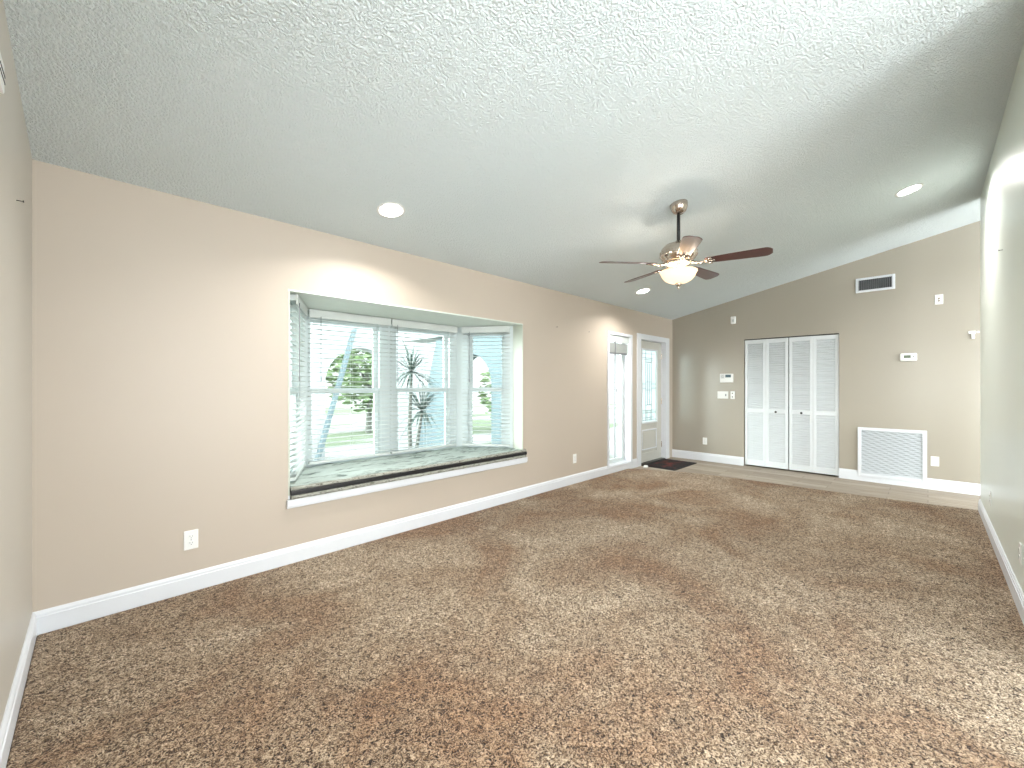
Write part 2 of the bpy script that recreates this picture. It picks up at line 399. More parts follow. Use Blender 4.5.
hung_window('window_2', (XBL, YBK), (2.15, YBK), W0, BZ1, 'left of the two front windows of the bay', RZ, .070, .118)
hung_window('window_3', (2.15, YBK), (XBR, YBK), W0, BZ1, 'right of the two front windows of the bay', RZ, .055, .113)
hung_window('window_4', (XBR, YBK), (BX1, YW+WT), W0, BZ1, 'narrow angled right side window of the bay', RZ, .15, .095)

def blind(p0, p1, zt, zb, label, wand_at=.12, pitch=.043, tilt=0.0):
    p0 = Vector(p0); p1 = Vector(p1); d = p1-p0; L = d.length
    e = empty('window_blind', (p0.x, p0.y, 0), math.atan2(d.y, d.x), label, 'window blind', 'slatted blinds in the bay window')
    bm = bmesh.new(); box(bm, .004, L-.004, -.036, -.024, zt-.075, zt); box(bm, .004, L-.004, -.040, -.036, zt-.012, zt-.004)
    obj('valance', bm, M['valance'], e, bevel=.003)
    obj('headrail', B(.006, L-.006, -.024, .022, zt-.045, zt-.003), M['slat'], e)
    bm = bmesh.new(); z = zt-.085
    while z > zb+.03:
        # gently crowned slat, three strips
        for s_ in (0,):
            ys = [-.024, -.012, .0, .012, .024]; zs = [z-.0015, z+.0012, z+.002, z+.0012, z-.0015]
            zs = [q+math.tan(tilt)*y for q, y in zip(zs, ys)]
            up = [[bm.verts.new((x, y, q+.0013)) for y, q in zip(ys, zs)] for x in (.008, L-.008)]
            lo = [[bm.verts.new((x, y, q-.0013)) for y, q in zip(ys, zs)] for x in (.008, L-.008)]
            for i in range(4):
                bm.faces.new((up[0][i], up[0][i+1], up[1][i+1], up[1][i])); bm.faces.new((lo[0][i], lo[0][i+1], lo[1][i+1], lo[1][i]))
            for k in (0, 1):
                bm.faces.new(up[k]+lo[k][::-1])
            bm.faces.new((up[0][0], up[1][0], lo[1][0], lo[0][0])); bm.faces.new((up[0][4], up[1][4], lo[1][4], lo[0][4]))
        z -= pitch
    obj('slats', bm, M['slat'], e)
    obj('bottom_rail', B(.008, L-.008, -.022, .022, zb, zb+.022), M['valance'], e, bevel=.003)
    n = 3 if L > .75 else 2
    for i in range(n):
        x = .09+(L-.18)*i/(n-1); bm = bmesh.new()
        for y in (-.0265, .0265): tube(bm, (x, y, zb+.01), (x, y, zt-.04), .0009, 5)
        obj('ladder_cord', bm, M['slat'], e)
    bm = bmesh.new(); tube(bm, (wand_at, -.045, zt-.06), (wand_at+.0, -.045, zt-.62), .0035, 8); lathe(bm, [(0, zt-.645), (.006, zt-.64), (.006, zt-.61), (0, zt-.605)], 8, (wand_at, -.045))
    obj('tilt_wand', bm, M['grey'], e)
    return e
off = .055
nl = Vector((YBK-YW-WT, -(XBL-BX0))).normalized()       # inward normal of the left wing
nr = Vector((-(YBK-YW-WT), -(BX1-XBR))).normalized()
ZB = .585
blind(Vector((BX0+.016, YW+WT-.06))+nl*.040, Vector((XBL, YBK))+nl*.045-Vector((.035, .088)), BZ1-.004, ZB, 'white slatted blind on the angled left side of the bay window', .03, tilt=-.12)
blind((XBL+.058, YBK-off-.01), (XM-.003, YBK-off-.01), BZ1-.004, ZB, 'wide white slatted blind over the left front window of the bay', .10)
blind((XM+.003, YBK-off-.01), (XBR-.055, YBK-off-.01), BZ1-.004, ZB, 'wide white slatted blind over the right front window of the bay', .06)
blind(Vector((XBR, YBK))+nr*off*.85+Vector((.040, -.080)), Vector((BX1, YW+WT))+nr*off*.75+Vector((-.012, .02)), BZ1-.004, ZB, 'white slatted blind on the angled right side of the bay window', .10)

# window seat cushion
ce = empty('seat_cushion', (2.19, 3.5, .50), 0, 'long pale cushion with black piped edge on the bay window seat', 'cushion')
def cushion_poly(yf, ins):
    return [(BX0+ins+.012, yf), (BX1-ins-.012, yf), (BX1-ins-.012, YW+WT-.005), (XBR-.02-ins, YBK-.05-ins), (XBL+.02+ins, YBK-.05-ins), (BX0+ins+.012, YW+WT-.005)]
def wavy_top():
    bm = bmesh.new(); nx, ny = 90, 24
    P = cushion_poly(YW-.028, 0); g = []
    for j in range(ny+1):
        y = (YW-.028) + (YBK-.052-(YW-.028))*j/ny
        t = max(0, (y-(YW+WT))/(YBK-YW-WT)); xa = P[0][0]+(XBL-BX0)*t+.0; xb = P[1][0]-(BX1-XBR)*t
        row = []
        for i in range(nx+1):
            x = xa+(xb-xa)*i/nx
            h = .563+.0035*math.sin(9*x+14*y+2*math.sin(5*x))+.003*math.sin(23*x-31*y)+.002*math.sin(61*x+17*y)
            if j == 0: h -= .006
            row.append(bm.verts.new((x-2.19, y-3.5, h-.50)))
        g.append(row)
    for j in range(ny):
        for i in range(nx): bm.faces.new((g[j][i], g[j][i+1], g[j+1][i+1], g[j+1][i]))
    low = [[bm.verts.new((v.co.x, v.co.y, .535-.50)) for v in row] for row in (g[0], g[-1])]
    for i in range(nx):
        bm.faces.new((g[0][i], g[0][i+1], low[0][i+1], low[0][i])); bm.faces.new((g[-1][i], g[-1][i+1], low[1][i+1], low[1][i]))
    return bm
obj('cover', wavy_top(), M['quilt'], ce, smooth=True)
def strip(z0, z1, yf, x1=BX1-.014, wob=.0):
    bm = bmesh.new(); n = 60; rows = []
    for i in range(n+1):
        x = BX0+.014+(x1-BX0-.014)*i/n; w_ = wob*math.sin(i*1.9)+wob*.6*math.sin(i*4.3+1)
        prof = [(YW-.001, z1), (yf+.006, z1), (yf+w_, z1-.008), (yf+w_, z0+.006), (yf+.006, z0), (YW-.001, z0)]
        rows.append([bm.verts.new((x-2.19, y-3.5, z-.50)) for y, z in prof])
    for a, b in zip(rows, rows[1:]):
        for k in range(6): bm.faces.new((a[k], a[(k+1) % 6], b[(k+1) % 6], b[k]))
    bm.faces.new(rows[0]); bm.faces.new(rows[-1]); return bm
YF = YW-.034
obj('front_edge', strip(.538, .562, YF, BX1+.022, .002), M['quiltf'], ce, smooth=True)['label'] = 'grey quilted upper front edge'
obj('piping', strip(.504, .5385, YF-.003, BX1+.026), M['black'], ce)['label'] = 'black piping band'
obj('front_edge', strip(.4755, .504, YF-.002, BX1+.020, wob=.003), M['quiltf'], ce, smooth=True)['label'] = 'grey quilted lower front edge'

# ------------------------------------------------------------------ sidelight
bm = bmesh.new(); ring(bm, 5.15, 5.852, .072, 2.055, YW-.014, YW-.0002, .045, .055, .040, .035)
struct('trim_6', bm, M['trim'], 'white casing around the narrow window beside the door', bevel=.003)
e = empty('window_5', (0, 0, 0), 0, 'tall narrow window between the bay and the front door', kind='structure')
bm = bmesh.new()
box(bm, SX1-.006, SX1, YW, YW+WT, SZ0, SZ1); box(bm, SX0, SX0+.006, YW, YW+WT, SZ0, SZ1); box(bm, SX0+.006, SX1-.006, YW, YW+WT, SZ0, SZ0+.012); box(bm, SX0+.006, SX1-.006, YW, YW+WT, SZ1-.006, SZ1)
obj('window_jamb', bm, M['trim'], e)
bm = bmesh.new(); ring(bm, SX0+.006, SX1-.006, SZ0+.012, SZ1-.006, YW+.105, YW+.15, .055, .07, .05, .06); fr = obj('window_frame', bm, M['vinyl'], e, bevel=.004)
obj('pane', B(SX0+.058, SX1-.073, YW+.125, YW+.130, SZ0+.07, SZ1-.054), M['glass'], e)
obj('mullion', B(5.535, 5.56, YW+.112, YW+.124, SZ0+.07, SZ1-.054), M['grey'], e)
# its gathered blind
e = empty('window_blind', (0, 0, 0), 0, 'raised white blind bunched at the top of the narrow window', 'window blind')
zt = SZ1-.008
obj('headrail', B(SX0+.03, SX1-.03, YW+.02, YW+.07, zt-.055, zt), M['slat'], e, bevel=.003)
obj('valance', B(SX0+.02, SX1-.02, YW+.004, YW+.016, zt-.10, zt-.002), M['slat'], e, bevel=.003)
bm = bmesh.new()
for i in range(26): box(bm, SX0+.03, SX1-.035, YW+.018+.002*(i % 2), YW+.066+.002*(i % 3), zt-.112-i*.0052-.0026, zt-.112-i*.0052)
obj('slats', bm, M['valance'], e)
obj('bottom_rail', B(SX0+.03, SX1-.05, YW+.02, YW+.066, zt-.27, zt-.248), M['grey'], e, bevel=.003)
bm = bmesh.new(); tube(bm, (SX0+.19, YW+.006, zt-.08), (SX0+.19, YW+.000, zt-.28), .006, 8)
tube(bm, (SX0+.19, YW+.000, zt-.28), (SX0+.22, YW+.003, zt-.78), .002, 6); tube(bm, (SX0+.22, YW+.003, zt-.78), (SX0+.22, YW+.003, zt-.83), .006, 8)
obj('pull_cord', bm, M['grey'], e)

# ------------------------------------------------------------------ entry door
bm = bmesh.new()
box(bm, 5.996, DX0+.012, YW-.018, YW-.0002, 0, 2.10); box(bm, DX1-.012, 7.135, YW-.018, YW-.0002, 0, 2.10); box(bm, DX0+.012, DX1-.012, YW-.018, YW-.0002, DZ1-.012, 2.10)
struct('trim_7', bm, M['trim'], 'white casing around the front door', bevel=.004)
e = empty('door_1', (DX0, YW, 0), 0, 'off-white front door with a tall leaded glass panel', kind='structure')
def dbox(bm, x0, x1, y0, y1, z0, z1): box(bm, x0-DX0, x1-DX0, y0-YW, y1-YW, z0, z1)
bm = bmesh.new(); dbox(bm, DX0, DX0+.012, YW, YW+WT, 0, DZ1); dbox(bm, DX1-.012, DX1, YW, YW+WT, 0, DZ1); dbox(bm, DX0+.012, DX1-.012, YW, YW+WT, DZ1-.012, DZ1)
dbox(bm, DX1-.030, DX1-.012, YW+.112, YW+.13, 0, DZ1-.012)
obj('door_jamb', bm, M['trim'], e)
GX0, GX1, GZ0, GZ1 = 6.295, 6.815, .665, 1.865
D0, D1 = YW+.068, YW+.112; A0, A1 = DX0+.014, DX1-.014; ZT = DZ1-.015
bm = bmesh.new()
dbox(bm, A0, GX0, D0, D1, .015, ZT); dbox(bm, GX1, A1, D0, D1, .015, ZT); dbox(bm, GX0, GX1, D0, D1, GZ1, ZT); dbox(bm, GX0, GX1, D0, D1, .015, .16)
dbox(bm, GX0, GX1, D0+.012, D1, .16, GZ0)
slab = obj('door_leaf', bm, M['doorw'], e)
bm = bmesh.new()
for z0_, z1_ in ((.205, .345), (.395, .535)):
    dbox(bm, GX0+.03, GX1-.03, D0-.004, D0+.013, z0_ if z0_ < .3 else .235, z1_ if z1_ > .5 else .235+.27)
    break
obj('raised_panel', bm, M['doorw'], e, bevel=.006)
bm = bmesh.new(); dbox(bm, GX0+.005, GX1-.005, D0-.006, D0+.013, .525, .545); dbox(bm, GX0+.005, GX1-.005, D0-.006, D0+.013, .212, .232); dbox(bm, GX0, GX0+.016, D0-.006, D0+.013, .212, .545); dbox(bm, GX1-.016, GX1, D0-.006, D0+.013, .212, .545)
obj('panel_molding', bm, M['trim'], e, bevel=.004)
bm = bmesh.new(); ring(bm, GX0-.02-DX0, GX1+.02-DX0, GZ0-.02, GZ1+.02, D0-.012-YW, D0-.0005-YW, .03); obj('glass_frame', bm, M['trim'], e, bevel=.005)
g_ = obj('pane', (lambda b: (dbox(b, GX0, GX1, D0+.016, D0+.022, GZ0, GZ1), b)[1])(bmesh.new()), M['frost'], e)
bm = bmesh.new(); yc = D0+.012
def cam_v(x, z0_, z1_, t=.008): dbox(bm, x-t/2, x+t/2, yc-.002, yc+.003, z0_, z1_)
def cam_h(z, x0_, x1_, t=.012): dbox(bm, x0_, x1_, yc-.003, yc+.004, z-t/2, z+t/2)
cx_ = (GX0+GX1)/2; g0, g1 = GX0+.01, GX1-.01
cam_v(cx_-.10, GZ0+.02, GZ1-.02); cam_v(cx_+.10, GZ0+.02, GZ1-.02)
for o_ in (.035,): cam_v(cx_-o_, .95, 1.64, .009); cam_v(cx_+o_, .95, 1.64, .009)
cam_h(GZ1-.06, g0+.04, g1-.04, .010); cam_h(GZ1-.13, g0+.0, g1-.09); cam_h(GZ1-.16, cx_-.16, cx_+.16, .010); cam_h(GZ1-.20, cx_-.10, cx_+.10, .014)
cam_h(1.335, cx_-.10, cx_+.10, .010); cam_h(1.20, cx_-.10, cx_+.10, .010); cam_h(1.30, g0, cx_-.10); cam_h(1.23, g0, cx_-.10); cam_h(1.30, cx_+.10, g1); cam_h(1.23, cx_+.10, g1)
cam_h(.95, cx_-.10, cx_+.10); cam_h(.86, g0, cx_+.17, .010); cam_h(.82, g0, g1); cam_h(.74, cx_-.17, cx_+.17); cam_h(.70, g0, g1)
cam_v(cx_-.055, GZ0+.02, .86); cam_v(cx_+.055, GZ0+.02, .86)
obj('leading', bm, M['grey'], e)['label'] = 'grey lead lines of the glass panel'
bm = bmesh.new(); dbox(bm, DX0+.012, DX1-.012, YW-.005, YW+WT, 0.0, .014); obj('threshold', bm, M['steel'], e)['label'] = 'dark metal threshold'
bm = bmesh.new()
for z in (.25, 1.0, 1.78): tube(bm, (DX1-.018-DX0, D0-.006-YW, z-.05), (DX1-.018-DX0, D0-.006-YW, z+.05), .006, 10)
obj('hinge', bm, M['nickel'], e)

# door mat and the small white stop beside it
e = empty('doormat', (6.545, 2.945, 0), 0, 'dark red and black doormat on the tile in front of the door', 'doormat')
bm = bmesh.new(); box(bm, -.42, .42, -.270, .275, .0005, .010); obj('mat_backing', bm, M['matedge'], e, bevel=.004)
bm = bmesh.new(); box(bm, -.36, .36, -.215, .195, .0101, .014); obj('mat_pile', bm, M['mat'], e, bevel=.002)
bm = bmesh.new(); bmesh.ops.create_icosphere(bm, subdivisions=3, radius=.035)
for v in bm.verts:
    k = 1+.28*math.sin(v.co.x*140)*math.cos(v.co.y*120+v.co.z*90); v.co = Vector((v.co.x*1.25*k, v.co.y*.9*k, max(-.016, v.co.z*.6*k)))
o = obj('door_stop', bm, M['white'], smooth=True); o.location = (6.035, 3.10, .0175)
tag(o, 'small white door stop on the floor by the doormat corner', 'door stop')

# ------------------------------------------------------------------ closet
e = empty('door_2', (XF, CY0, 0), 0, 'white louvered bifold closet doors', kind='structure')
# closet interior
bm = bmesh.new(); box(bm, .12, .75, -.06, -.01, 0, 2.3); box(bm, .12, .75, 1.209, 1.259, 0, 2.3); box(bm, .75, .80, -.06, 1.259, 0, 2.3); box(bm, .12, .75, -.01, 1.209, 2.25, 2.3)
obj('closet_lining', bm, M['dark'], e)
obj('track', B(.012, .075, .006, 1.193, CZ1-.012, CZ1-.001), M['steel'], e)['label'] = 'dark head track'
PW = (1.199-.022)/4
def panel(i):
    y0_ = .006+i*PW+(0 if i < 2 else .010); y1_ = y0_+PW-.002; xa, xb = .022, .050
    pe = bpy.data.objects.new('door_panel', None); C.objects.link(pe); pe.parent = e; pe.location = (0, y0_, 0); pe.empty_display_size = .05
    w_ = y1_-y0_; st = .038; bm = bmesh.new(); zt_ = CZ1-.015
    box(bm, xa, xb, 0, st, .022, zt_); box(bm, xa, xb, w_-st, w_, .022, zt_)
    for z0_, z1_ in ((.022, .105), (.852, .908), (zt_-.060, zt_)): box(bm, xa, xb, st, w_-st, z0_, z1_)
    obj('frame', bm, M['louver'], pe, bevel=.002)
    bm = bmesh.new()
    for z0_, z1_, n in ((.105, .852, 22), (.908, zt_-.060, 30)):
        p = (z1_-z0_)/n
        for k in range(n):
            zc = z0_+p*(k+.5)
            mtx = Matrix.Translation((.5*(xa+xb), 0, zc)) @ Matrix.Rotation(math.radians(-50), 4, 'Y')
            box(bm, -.020, .020, st-.004, w_-st+.004, -.0035, .0035, mtx=mtx)
    obj('louvers', bm, M['louver'], pe)
    if i in (1, 2):
        bm = bmesh.new(); lathe(bm, [(0, 0), (.007, 0), (.006, .012), (.013, .018), (.016, .026), (.011, .033), (0, .035)], 20)
        k = obj('knob', bm, M['steel'], pe, smooth=True)
        k.location = (xa, w_*.5 + (-.01 if i == 1 else .01), .875); k.rotation_euler = (0, -PI/2, 0); k['label'] = 'small dark knob'
    return pe
for i in range(4): panel(i)

# ------------------------------------------------------------------ wall plates and devices
def outlet(loc, rz, label, horizontal=False):
    """faces local -Y"""
    e = empty('wall_outlet', loc, rz, label, 'outlet')
    bm = bmesh.new(); box(bm, -.036, .036, -.006, -.0003, -.0585, .0585); obj('cover_plate', bm, M['white'], e, bevel=.0025)
    for s in (-1, 1):
        bm = bmesh.new()
        n = 20; top = []; bot = []
        for k in range(n):
            a = 2*PI*k/n; x = max(-.0145, min(.0145, .0175*math.cos(a))); z = .0145*math.sin(a)+s*.020
            top.append(bm.verts.new((x, -.0085, z))); bot.append(bm.verts.new((x, -.004, z)))
        bm.faces.new(top); 
        for k in range(n): bm.faces.new((top[k], top[(k+1) % n], bot[(k+1) % n], bot[k]))
        r = obj('receptacle', bm, M['white'], e)
        bm = bmesh.new(); z = s*.020
        box(bm, -.0080, -.0055, -.0092, -.0080, z-.001, z+.008); box(bm, .0050, .0075, -.0092, -.0080, z-.001, z+.007); box(bm, -.0025, .0025, -.0092, -.0080, z-.010, z-.005)
        obj('slots', bm, M['grey'], r)
    bm = bmesh.new(); tube(bm, (0, -.0075, 0), (0, -.005, 0), .003, 10); obj('screw', bm, M['grey'], e)
    return e
outlet((.417, YW, .335), 0, 'white duplex outlet on the beige wall below and left of the bay window')
outlet((4.377, YW, .336), 0, 'white duplex outlet on the beige wall between bay and narrow window')
outlet((XF, 2.67, .335), -PI/2, 'white outlet on the tan wall between entry corner and closet')
outlet((XF, -.06, .350), -PI/2, 'white outlet on the tan wall right of the large return grille')
outlet((5.33, YR, .335), PI, 'white outlet low on the sage wall, the one near its rounded end')
outlet((3.72, YR, .335), PI, 'white outlet low on the sage wall, at the picture edge')

def far(name, y, z, label, cat):     # local frame: faces -Y (room), x runs to the right in view
    return empty(name, (XF, y, z), -PI/2, label, cat)
# alarm keypad
e = far('alarm_keypad', 2.323, 1.395, 'white alarm keypad with small screen left of the closet', 'alarm keypad')
obj('body', B(-.100, .100, -.030, -.0003, -.072, .072), M['white'], e, bevel=.006)
obj('screen', B(-.015, .070, -.0315, -.0296, .012, .058), M['screen'], e)['label'] = 'dark blue-grey display'
bm = bmesh.new()
for i in range(3):
    for j in range(4): box(bm, -.085+i*.020, -.071+i*.020, -.033, -.0296, .048-j*.016, .057-j*.016)
obj('buttons', bm, M['grey'], e)
obj('flap', B(-.085, .085, -.0315, -.0296, -.062, -.012), M['white'], e, bevel=.002)
# triple switch plate
e = far('light_switch', 2.385, 1.12, 'wide white triple switch plate under the alarm keypad', 'light switch')
obj('cover_plate', B(-.083, .083, -.007, -.0003, -.060, .060), M['white'], e, bevel=.003)
for i in range(3):
    bm = bmesh.new(); x = -.046+i*.046; v = [(-.0075, -.012), (.0075, -.012), (.0075, .012), (-.0075, .012)]
    box(bm, x-.009, x+.009, -.009, -.006, -.018, .018); box(bm, x-.004, x+.004, -.020, -.007, (-.014 if i == 2 else .002), (.000 if i == 2 else .014))
    obj('toggle', bm, M['grey'] if i == 2 else M['white'], e)
e = far('fan_control', 2.232, 1.12, 'narrow white control plate with two dark buttons beside the switches', 'wall control')
obj('body', B(-.030, .030, -.026, -.0003, -.062, .062), M['white'], e, bevel=.004)
for z in (.030, -.028):
    bm = bmesh.new(); tube(bm, (0, -.029, z), (0, -.025, z), .009, 14); obj('button', bm, M['steel'], e)
# motion sensor
e = far('motion_sensor', 2.222, 2.33, 'small white motion sensor high on the tan wall left of closet', 'sensor')
obj('body', B(-.036, .036, -.035, -.0003, -.060, .060), M['white'], e, bevel=.010)
obj('lens', B(-.018, .018, -.038, -.034, -.03, .012), M['valance'], e, bevel=.002)
# supply vent
e = far('air_vent', .496, 2.626, 'small white supply vent high on the tan wall', 'vent')
bm = bmesh.new(); ring(bm, -.197, .197, -.097, .097, -.012, -.0003, .030); obj('frame', bm, M['trim'], e, bevel=.004)
obj('backing', B(-.168, .168, -.0015, -.0004, -.068, .068), M['dark'], e)
bm = bmesh.new()
for i in range(17):
    x = -.160+i*.020; box(bm, -.0016, .0016, -.009, .009, -.068, .068, mtx=Matrix.Translation((x, -.0115, 0)) @ Matrix.Rotation(.45, 4, 'Z'))
obj('fins', bm, M['grey'], e)
# cable plate
e = far('cable_plate', -.095, 2.334, 'square white cable plate high on the tan wall near sage wall', 'wall plate')
obj('cover_plate', B(-.036, .036, -.007, -.0003, -.060, .060), M['white'], e, bevel=.003)
bm = bmesh.new(); tube(bm, (0, -.016, .012), (0, -.006, .012), .008, 12); tube(bm, (0, -.016, -.018), (0, -.006, -.018), .008, 12); obj('jack', bm, M['brownp'], e)['label'] = 'brown jacks'
# thermostat
e = far('thermostat', .176, 1.640, 'white thermostat with small grey screen above the return grille', 'thermostat')
obj('body', B(-.078, .078, -.030, -.0003, -.050, .050), M['white'], e, bevel=.016, seg=4)
obj('screen', B(-.042, .022, -.0315, -.0290, -.012, .024), M['screen2'], e)['label'] = 'dark display'
obj('button', (lambda b: (tube(b, (.048, -.032, .006), (.048, -.028, .006), .008, 14), b)[1])(bmesh.new()), M['grey'], e)
# bracket by the corner
e = far('wall_bracket', -.375, 1.878, 'small white T-shaped bracket on the tan wall near the sage wall', 'bracket')
bm = bmesh.new(); box(bm, -.040, .022, -.010, -.0003, .012, .046); box(bm, -.014, .012, -.022, -.0003, -.048, .012); obj('body', bm, M['white'], e, bevel=.004)
bm = bmesh.new(); tube(bm, (.040, -.014, .030), (.040, -.0003, .030), .012, 14); obj('button', bm, M['white'], e)
# return grille
e = far('return_grille', .340, .392, 'large white return air grille low on the tan wall', 'vent')
bm = bmesh.new(); ring(bm, -.331, .331, -.328, .328, -.024, -.0165, .040); ring(bm, -.322, .322, -.318, .318, -.0165, -.0003, .012); obj('frame', bm, M['trim'], e, bevel=.003)
obj('backing', B(-.305, .305, -.0015, -.0004, -.300, .300), M['grey'], e)
bm = bmesh.new(); n = 34
for i in range(n):
    z = -.288+.576*(i+.5)/n
    # faint waviness of the stamped blades
    segs = 28; a = []; b_ = []
    for k in range(segs+1):
        x = -.292+.584*k/segs; wz = .0018*math.sin(k*1.35+i*2.1)
        a.append((bm.verts.new((x, -.0195, z+wz-.004)), bm.verts.new((x, -.0035, z+wz+.0065)), bm.verts.new((x, -.0035, z+wz+.0050)), bm.verts.new((x, -.0195, z+wz-.0055))))
    for p, q in zip(a, a[1:]):
        for k in range(4): bm.faces.new((p[k], p[(k+1) % 4], q[(k+1) % 4], q[k]))
obj('louvers', bm, M['louver'], e)
# nails and hooks left in the walls
def nail(loc, axis, label):
    bm = bmesh.new(); d = Vector(axis)*.018; tube(bm, (0, 0, 0), d, .0018, 8); tube(bm, d, d*1.15, .005, 10)
    o = obj('wall_nail', bm, M['steel']); o.location = loc; return tag(o, label, 'nail')
nail((4.0, YW, 2.0), (0, -1, 0), 'small nail left in the beige wall right of the bay window')
nail((4.68, YW, 2.0), (0, -1, 0), 'small nail in the beige wall nearer the narrow window')
nail((XL, 2.63, 2.05), (1, 0, 0), 'small nail left in the greige left wall')
nail((4.54, YR, 2.25), (0, 1, 0), 'small nail left high in the sage right wall')
# chime box on the left wall
e = empty('door_chime', (XL, 2.19, 2.325), PI/2, 'white door chime box with dark slots high on the left wall', 'door chime')
obj('body', B(-.10, .015, -.012, -.0003, -.050, .050), M['white'], e, bevel=.006)
bm = bmesh.new()
for z in (-.012, .010): box(bm, -.085, .0165, -.0135, -.004, z-.003, z+.003)
obj('slots', bm, M['steel'], e)

# ------------------------------------------------------------------ recessed lamps
tl = math.atan(SL)
def can(x, y, label):
    e = empty('recessed_light', (x, y, cz(y)), 0, label, 'ceiling light', 'recessed ceiling lights')
    e.rotation_euler = (-tl, 0, 0)
    bm = bmesh.new(); lathe(bm, [(.080, -.0005), (.098, -.0005), (.098, -.004), (.092, -.008), (.080, -.006), (.080, -.0005)], 48); obj('trim_ring', bm, M['white'], e, smooth=True)
    bm = bmesh.new(); lathe(bm, [(0, -.0015), (.079, -.0015), (.079, -.004), (.04, -.0085), (0, -.0095)], 48); obj('lens', bm, M['led'], e, smooth=True)
    l = bpy.data.lights.new('lamp', 'AREA'); l.shape = 'DISK'; l.size = .15; l.energy = CAN_W; l.color = (1, .97, .93); l.spread = math.radians(150)
    lo = bpy.data.objects.new('lamp', l); C.objects.link(lo); lo.parent = e; lo.location = (0, 0, -.014)
    return e
can(1.50, 2.73, 'lit round recessed light in the ceiling above the bay window')
can(5.304, .124, 'lit round recessed light in the ceiling near the sage wall')
can(5.213, 2.716, 'lit round recessed light in the ceiling just below the fan')
can(1.50, .124, 'lit round recessed light in the ceiling above the camera')

# ------------------------------------------------------------------ ceiling fan
FX, FY = 3.455, 1.480
fe = empty('ceiling_fan', (FX, FY, cz(FY)), 0, 'five-blade cherry wood ceiling fan with nickel motor and lit glass bowl', 'ceiling fan')
Z0 = cz(FY)
def L(z): return z-Z0
bm = bmesh.new(); lathe(bm, [(0, -.085), (.028, -.085), (.050, -.070), (.066, -.040), (.072, -.012), (.072, -.001), (0, -.001)], 40)
o = obj('canopy', bm, M['nickel'], fe, smooth=True); o.rotation_euler = (-tl, 0, 0)
bm = bmesh.new(); tube(bm, (0, -.0, -.07), (0, 0, L(2.475)), .0135, 20); obj('downrod', bm, M['black'], fe, smooth=True)['label'] = 'black downrod'
bm = bmesh.new(); lathe(bm, [(0, L(2.50)), (.022, L(2.50)), (.026, L(2.485)), (.06, L(2.478)), (.105, L(2.465)), (.135, L(2.435)), (.148, L(2.40)), (.146, L(2.37)), (.130, L(2.345)), (.118, L(2.335)), (.118, L(2.322)), (0, L(2.322))], 48)
obj('motor_housing', bm, M['nickel'], fe, smooth=True)
for k in range(20):
    a = 2*PI*k/20; m_ = Matrix.Rotation(a, 4, 'Z') @ Matrix.Translation((.146, 0, L(2.39)))
    bm = bmesh.new(); box(bm, -.006, .0035, -.011, .011, -.018, .018, mtx=m_)
    obj('housing_rib', bm, M['nickel'], fe, bevel=.002)
bm = bmesh.new(); lathe(bm, [(0, L(2.322)), (.105, L(2.322)), (.110, L(2.310)), (.100, L(2.298)), (.075, L(2.290)), (.055, L(2.28)), (.055, L(2.262)), (.062, L(2.254)), (.062, L(2.246)), (.012, L(2.244)), (.010, L(2.14)), (0, L(2.14))], 48)
obj('light_fitter', bm, M['nickel'], fe, smooth=True)
bm = bmesh.new(); lathe(bm, [(.138, L(2.2475)), (.147, L(2.245)), (.149, L(2.239)), (.142, L(2.230)), (.137, L(2.219)), (.128, L(2.198)), (.107, L(2.173)), (.075, L(2.154)), (.040, L(2.146)), (0, L(2.144))], 56)
obj('glass_bowl', bm, M['bowl'], fe, smooth=True)['label'] = 'lit amber glass bowl'
for k in range(3):
    a = .4+2*PI*k/3; c_ = (.080*math.cos(a), .080*math.sin(a))
    bm = bmesh.new(); lathe(bm, [(0, L(2.236)), (.010, L(2.235)), (.014, L(2.222)), (.019, L(2.205)), (.014, L(2.190)), (0, L(2.186))], 16, c_)
    bu = obj('bulb', bm, M['led'], fe, smooth=True)
    l = bpy.data.lights.new('bulb_light', 'POINT'); l.energy = BULB_W; l.color = (1, .90, .78); l.shadow_soft_size = .02
    lo = bpy.data.objects.new('bulb_light', l); C.objects.link(lo); lo.parent = fe; lo.location = (c_[0]*1.28, c_[1]*1.28, L(2.232))
bm = bmesh.new(); lathe(bm, [(0, L(2.150)), (.024, L(2.148)), (.026, L(2.134)), (.014, L(2.120)), (.008, L(2.112)), (.011, L(2.104)), (.007, L(2.096)), (0, L(2.092))], 20); obj('finial', bm, M['nickel'], fe, smooth=True)
R_ = .672
def blade_bm():
    bm = bmesh.new(); n = 26; top = []; bot = []; pts = []
    def hw(t):
        base = .045+.021*min(1, t*1.25)
        if t < .08: base *= .72+.28*math.sqrt(t/.08)
        if t > .90: base *= (1-((t-.90)/.10)**2.2*.55)
        return base
    for i in range(n+1):
        t = i/n; x = .20+(R_-.20)*t; pts.append((x, hw(t)))
    out = [(x, h) for x, h in pts] + [(x, -h) for x, h in reversed(pts)]
    T = [bm.verts.new((x, y, .003)) for x, y in out]; Bv = [bm.verts.new((x, y, -.003)) for x, y in out]
    m = len(out)
    for i in range(n):
        a, b, c, d = i, i+1, m-2-i, m-1-i
        bm.faces.new((T[a], T[b], T[c], T[d])); bm.faces.new((Bv[a], Bv[b], Bv[c], Bv[d]))
    for i in range(m): bm.faces.new((T[i], T[(i+1) % m], Bv[(i+1) % m], Bv[i]))
    return bm
